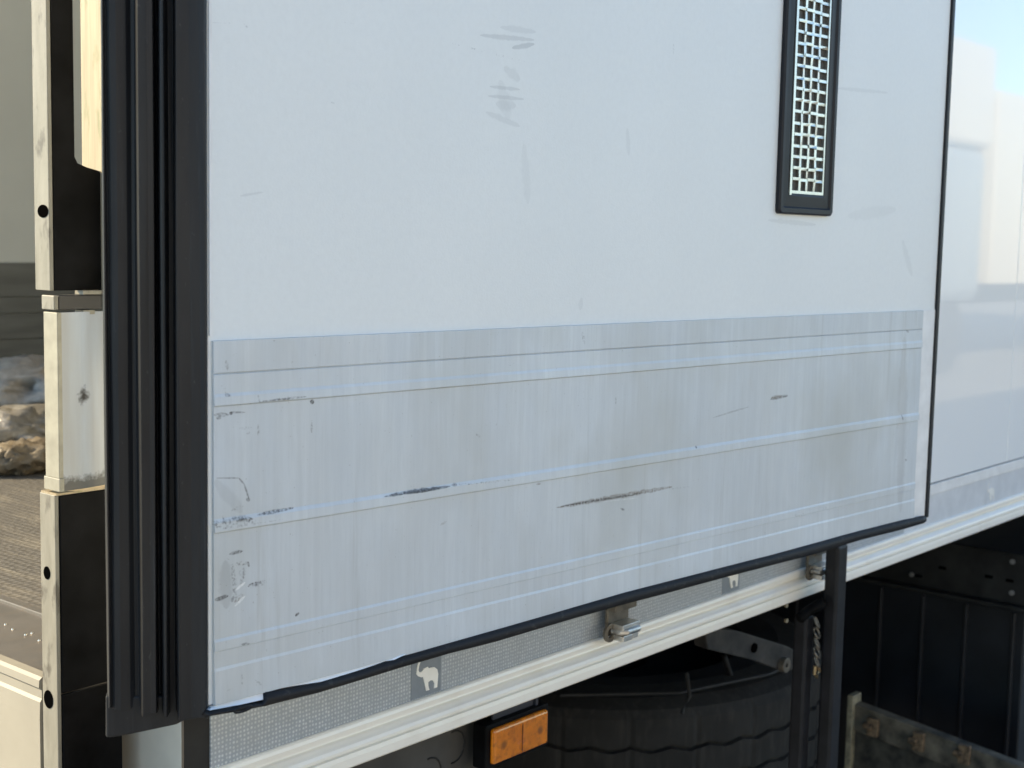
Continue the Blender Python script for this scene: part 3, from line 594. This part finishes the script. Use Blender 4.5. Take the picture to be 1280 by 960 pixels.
# bracket arm with bolt above the spare wheel
a = on(885, 800, 1, .16); b = on(990, 835, 1, .16)
ar = MB(); v = [on(880, 785, 1, .16), on(920, 788, 1, .16), on(985, 808, 1, .16), on(1003, 818, 1, .16), on(992, 838, 1, .16), on(975, 838, 1, .16), on(940, 825, 1, .16), on(885, 812, 1, .16)]
ar.prism(v, (.006, .03, 0)).out('carrier_arm', simple('arm_steel', (.024, .021, .018), .65, 0, .9, 22, .5), T, bev=.002)
q = on(984, 832, 1, .15); MB().lathe([(.004, 0), (.013, 0), (.013, .012), (.004, .012)], q, 24, 'Y').out('arm_bolt', DULL, T, bev=.001)
q = on(944, 810, 1, .157); MB().lathe([(.0005, 0), (.008, 0), (.008, .004), (.0005, .004)], q, 16, 'Y').out('arm_hole', HOLE, T)
# vertical support posts under the door
def vpost(pa, pb, ptop, y, name, bot=.25):
    A = on(pa, 830, 1, y); B = on(pb, 830, 1, y); zt_ = on(pb, ptop, 1, y)[2]
    return MB().box((A[0], y, bot), (B[0], y+.022, zt_)).out(name, simple('post_black_'+name, (.010, .010, .0125), .5, 0, .3, 30, .1, Specular_IOR_Level=.3), T, bev=.004)
vp = vpost(1042, 1054, 682, -.065, 'support_post')
vpost(1006, 1016, 770, -.035, 'support_strut')
A = on(1001, 772, 1, -.035); Bq = on(1030, 752, 1, -.05)
MB().tube([A, on(1010, 764, 1, -.03), Bq], .008, 10).out('support_elbow', BLACK, T, smooth=True)
ch = MB()
for k, py in enumerate((778, 791, 803, 815, 827)):
    q = on(1021, py, 1, -.045); ch.tube([(q[0]+.006*cos(t*pi/4)*(1 if k % 2 else .5), q[1]+.004*sin(t*pi/4), q[2]+.0075*sin(t*pi/4)) for t in range(9)], .0016, 6)
ch.out('chain', DULL, T)
q = on(1021, 838, 1, -.045); MB().tube([(q[0]-.006, q[1], q[2]+.008), (q[0]-.007, q[1], q[2]-.004), (q[0], q[1], q[2]-.010), (q[0]+.007, q[1], q[2]-.003), (q[0]+.004, q[1], q[2]+.006)], .0028, 8).out('brass_hook', simple('brass', (.30, .22, .12), .35, .8), T)
glint_mat = simple('amber_glint', (.6, .5, .33), .35, .6)  # amber glints off the chain, put in as small coloured studs
for px, py in ((984, 757), (984, 776)):
    q = on(px, py, 1, .05); MB().lathe([(.0005, 0), (.0035, 0), (.003, .004), (.0005, .005)], q, 12, 'Y').out('chain_glint', glint_mat, T)
# pallet box further forward with its cross rail
PX = 2.40
pbx = MB().box((PX, .09, .22), (PX+2.0, 2.45, .745)).out('pallet_box', simple('box_black', (.010, .011, .014), .45, 0, .3, 10), T, bev=.004)
rb = MB()
for px, py in ((1100, 800), (1153, 800), (1207, 800), (1267, 800)):
    y = on(px, py, 0, PX)[1]; rb.box((PX-.010, y-.004, .24), (PX, y+.004, .74))
for k in range(8): rb.box((PX-.010, .55+k*.108, .24), (PX, .558+k*.108, .74))
rb.out('box_rib', simple('rib_black', (.014, .014, .016), .45, 0, .2, 20), pbx, bev=.002)
xr = MB(); 
xr.box((PX-.03, .02, .765), (PX-.02, 2.4, .875)).box((PX-.05, .02, .755), (PX-.02, 2.4, .765)).box((PX-.04, .02, .875), (PX-.02, 2.4, .882))
xrail = xr.out('cross_rail', simple('cross_rail_black', (.018, .0175, .016), .5, .1, .4, 20, .2), T, bev=.002)
zinc = simple('zinc', (.35, .34, .32), .4, .6)
for px, py in ((1178, 710), (1236, 721), (1262, 726), (1148, 720)):
    q = on(px, py, 0, PX-.0305); MB().box((PX-.0312, q[1]-.009, q[2]-.0035), (PX-.028, q[1]+.009, q[2]+.0035)).out('rail_slot', HOLE, xrail, bev=.001)
for px, py in ((1266, 702), (1265, 741), (1140, 718)):
    q = on(px, py, 0, PX-.031); MB().prism([(PX-.036, q[1]+.006*cos(t*pi/3), q[2]+.006*sin(t*pi/3)) for t in range(6)], (.006, 0, 0)).out('rail_bolt', zinc, xrail, bev=.0005)
# tan, dusty step frame low down on the right
tan = simple('dusty_tan_steel', (.13, .108, .075), .7, 0, .5, 18, .3)
XT = 2.05
def tp(px, py): return on(px, py, 0, XT)
fv = [tp(1066, 879), tp(1330, 979), tp(1330, 1015), tp(1066, 913)]
fr_ = MB().prism(fv, (.03, 0, 0)).out('step_frame', tan, T, bev=.003)
lw = MB().prism([tp(1064, 912), tp(1268, 990), tp(1268, 1150), tp(1060, 1150)], (.02, 0, 0))
lw.v = [(x+.006, y, z) for x, y, z in lw.v]
lw.out('step_panel', simple('dark_olive', (.05, .044, .032), .65, 0, .5, 30, .2), fr_)
rust = simple('rust', (.17, .11, .06), .7, 0, .4, 90, .3)
for px, py in ((1093, 908), (1150, 926), (1207, 942)):
    q = tp(px, py); MB().box((XT-.012, q[1]-.012, q[2]-.02), (XT, q[1]+.012, q[2]+.02)).lathe([(.0005, 0), (.007, 0), (.007, .02), (.0005, .02)], (XT-.012, q[1], q[2]), 12, 'Y').out('rusty_bolt', rust, fr_, bev=.002)
q0, q1 = tp(1064, 868), tp(1064, 1000)
MB().box((XT-.01, q0[1]-.010, q1[2]), (XT+.03, q0[1]+.004, q0[2])).out('frame_upright', simple('upright_cream', (.30, .26, .17), .5, 0, .3, 60, .2), fr_, bev=.002)
# ------------------------------------------------------------------ rubbish inside the box
def crumple(name, c, r, mat, seed, amp=.35, sc=1.0, label='', cat='', fq=3.0):
    bm = bmesh.new(); bmesh.ops.create_icosphere(bm, subdivisions=4, radius=1)
    zmin = c[2]
    for v_ in bm.verts:
        p = v_.co.copy(); q = Vector((p.x*fq*1.5+seed*7.1, p.y*fq*1.5+seed*3.3, p.z*fq*.6))
        d = (.35-abs(noise.noise(q*1.6)))*amp*2.2+(.3-abs(noise.noise(q*3.7+Vector((4,1,2)))))*amp*1.2+noise.noise(q*.8)*amp
        p = p*(.75+d*.6); v_.co = Vector((p.x*r[0], p.y*r[1], max(p.z*r[2]+r[2]*.7, 0)))
    bmesh.ops.remove_doubles(bm, verts=bm.verts, dist=.006)
    me = bpy.data.meshes.new(name); bm.to_mesh(me); bm.free(); me.materials.append(mat)
    o = bpy.data.objects.new(name, me); o.location = c; link(o)
    for p in me.polygons: p.use_smooth = True
    return tag(o, label, cat)
FZ = 1.1392
def crm(name, a, b, rough=.6):
    m = NM(name); n = m.noise((1, 1, 1), 14, 8, .7, lo=.35, hi=.65, dist=1.5); n2 = m.noise((1, 1, 1), 45, 5, lo=.4, hi=.7)
    m.set(Base_Color=m.mix(m.math('MULTIPLY', n2, .5), m.mix(n, a, b), tuple(x*.45 for x in b)), Roughness=rough); m.bump(n2, .25, .006); return m.m
crumple('paper_sack', (.98, 1.78, FZ), (.24, .20, .085), crm('sack_brown', (.36, .325, .28), (.26, .235, .205)), 1, .35, fq=1.6, label='large crumpled brown paper sack at the back of the heap by the dark kick strip', cat='sack')
crumple('plastic_sheet', (.64, 1.33, FZ), (.14, .12, .058), crm('sheet_grey', (.24, .225, .20), (.15, .14, .125), .35), 2, .45, fq=2.2, label='crumpled grey plastic sheet lying in front of the brown sack', cat='plastic sheet')
crumple('cardboard_scrap', (.575, 1.17, FZ), (.085, .06, .035), crm('scrap_tan', (.17, .135, .09), (.10, .08, .055)), 3, .4, fq=2, label='torn tan cardboard scrap nearest the floor edge of the heap', cat='cardboard')
crumple('foil_bag', (.86, 1.42, FZ), (.09, .08, .085), crm('bag_dark', (.24, .22, .20), (.14, .13, .12), .4), 5, .4, fq=2, label='grey crumpled bag standing behind the post edge', cat='bag')
# ------------------------------------------------------------------ neighbours across the yard (seen mirrored in the side wall)
NW = simple('neighbour_white', (.74, .67, .56), .35, 0, .03, 1)
NB = simple('neighbour_bluegrey', (.26, .31, .36), .4, 0, .05, 2)
def wheels(parent, xs, y0, y1, r=.5):
    for x in xs:
        for y in (y0, y1):
            MB().lathe([(.28, -.14), (r-.02, -.15), (r, -.12), (r, .12), (r-.02, .15), (.28, .14)], (x, y, r), 40, 'Y').lathe([(.05, -.05), (.28, -.12), (.28, .1), (.05, .1)], (x, y, r), 32, 'Y').out('wheel', TYRE, parent)
def box_trailer(x0, x1, y0, z0, z1, label):
    t = tag(empty('parked_trailer', ((x0+x1)/2, y0-1.25, 0)), label, 'trailer', 'white vehicles parked across the yard')
    t0 = Vector(t.location)
    def out(b, n, mm, **k): b.v = [tuple(Vector(q)-t0) for q in b.v]; return b.out(n, mm, t, **k)
    out(MB().box((x0, y0-2.5, z0), (x1, y0, z1)), 'box_body', NW, bev=.03)
    b = MB()
    for k in range(1, int((x1-x0)/1.2)): b.box((x0+k*1.2-.02, y0-.002, z0+.05), (x0+k*1.2+.02, y0+.006, z1-.05))
    out(b, 'panel_seam', simple('seam_grey', (.55, .55, .53), .4), )
    out(MB().box((x0+.3, y0-1.8, z0-.3), (x1-.2, y0-.7, z0-.001)).box((x0+3.2, y0-.2, .3), (x0+3.35, y0-.05, z0)), 'chassis', UNDER)
    for k in range(3):
        for yy in (y0-.2, y0-2.3):
            out(MB().lathe([(.05, -.05), (.28, -.12), (.48, -.15), (.5, -.12), (.5, .12), (.48, .15), (.28, .1), (.05, .1)], (x1-1.2-1.35*k, yy, .5), 32, 'Y'), 'wheel', TYRE)
    return t
box_trailer(17.28, 30.0, -6.0, 1.12, 3.66, 'white box trailer mirrored at the right edge of the glossy side wall')
tr = tag(empty('parked_truck', (15.4, -7.2, 0)), 'blue grey truck with tall white roof box mirrored beside the door edge', 'truck', 'white vehicles parked across the yard')
t0 = Vector(tr.location)
def trout(b, n, mm, **k): b.v = [tuple(Vector(q)-t0) for q in b.v]; return b.out(n, mm, tr, **k)
trout(MB().box((13.6, -8.4, .9), (17.0, -6.0, 2.86)), 'cab', NB, bev=.15)
trout(MB().box((13.2, -8.4, 2.88), (17.15, -6.0, 4.18)), 'roof_box', NW, bev=.08)
trout(MB().box((14.6, -6.02, 1.9), (15.7, -5.99, 2.6)), 'window', GLOSSRUB, bev=.02)
for x in (14.4, 16.2):
    for y in (-6.25, -8.1): trout(MB().lathe([(.05, -.05), (.28, -.12), (.48, -.15), (.5, -.12), (.5, .12), (.48, .15), (.28, .1), (.05, .1)], (x, y, .5), 32, 'Y'), 'wheel', TYRE)
box_trailer(-6.5, 6.2, -8.6, 1.12, 3.9, 'white box trailer parked opposite the open door, outside the photo')
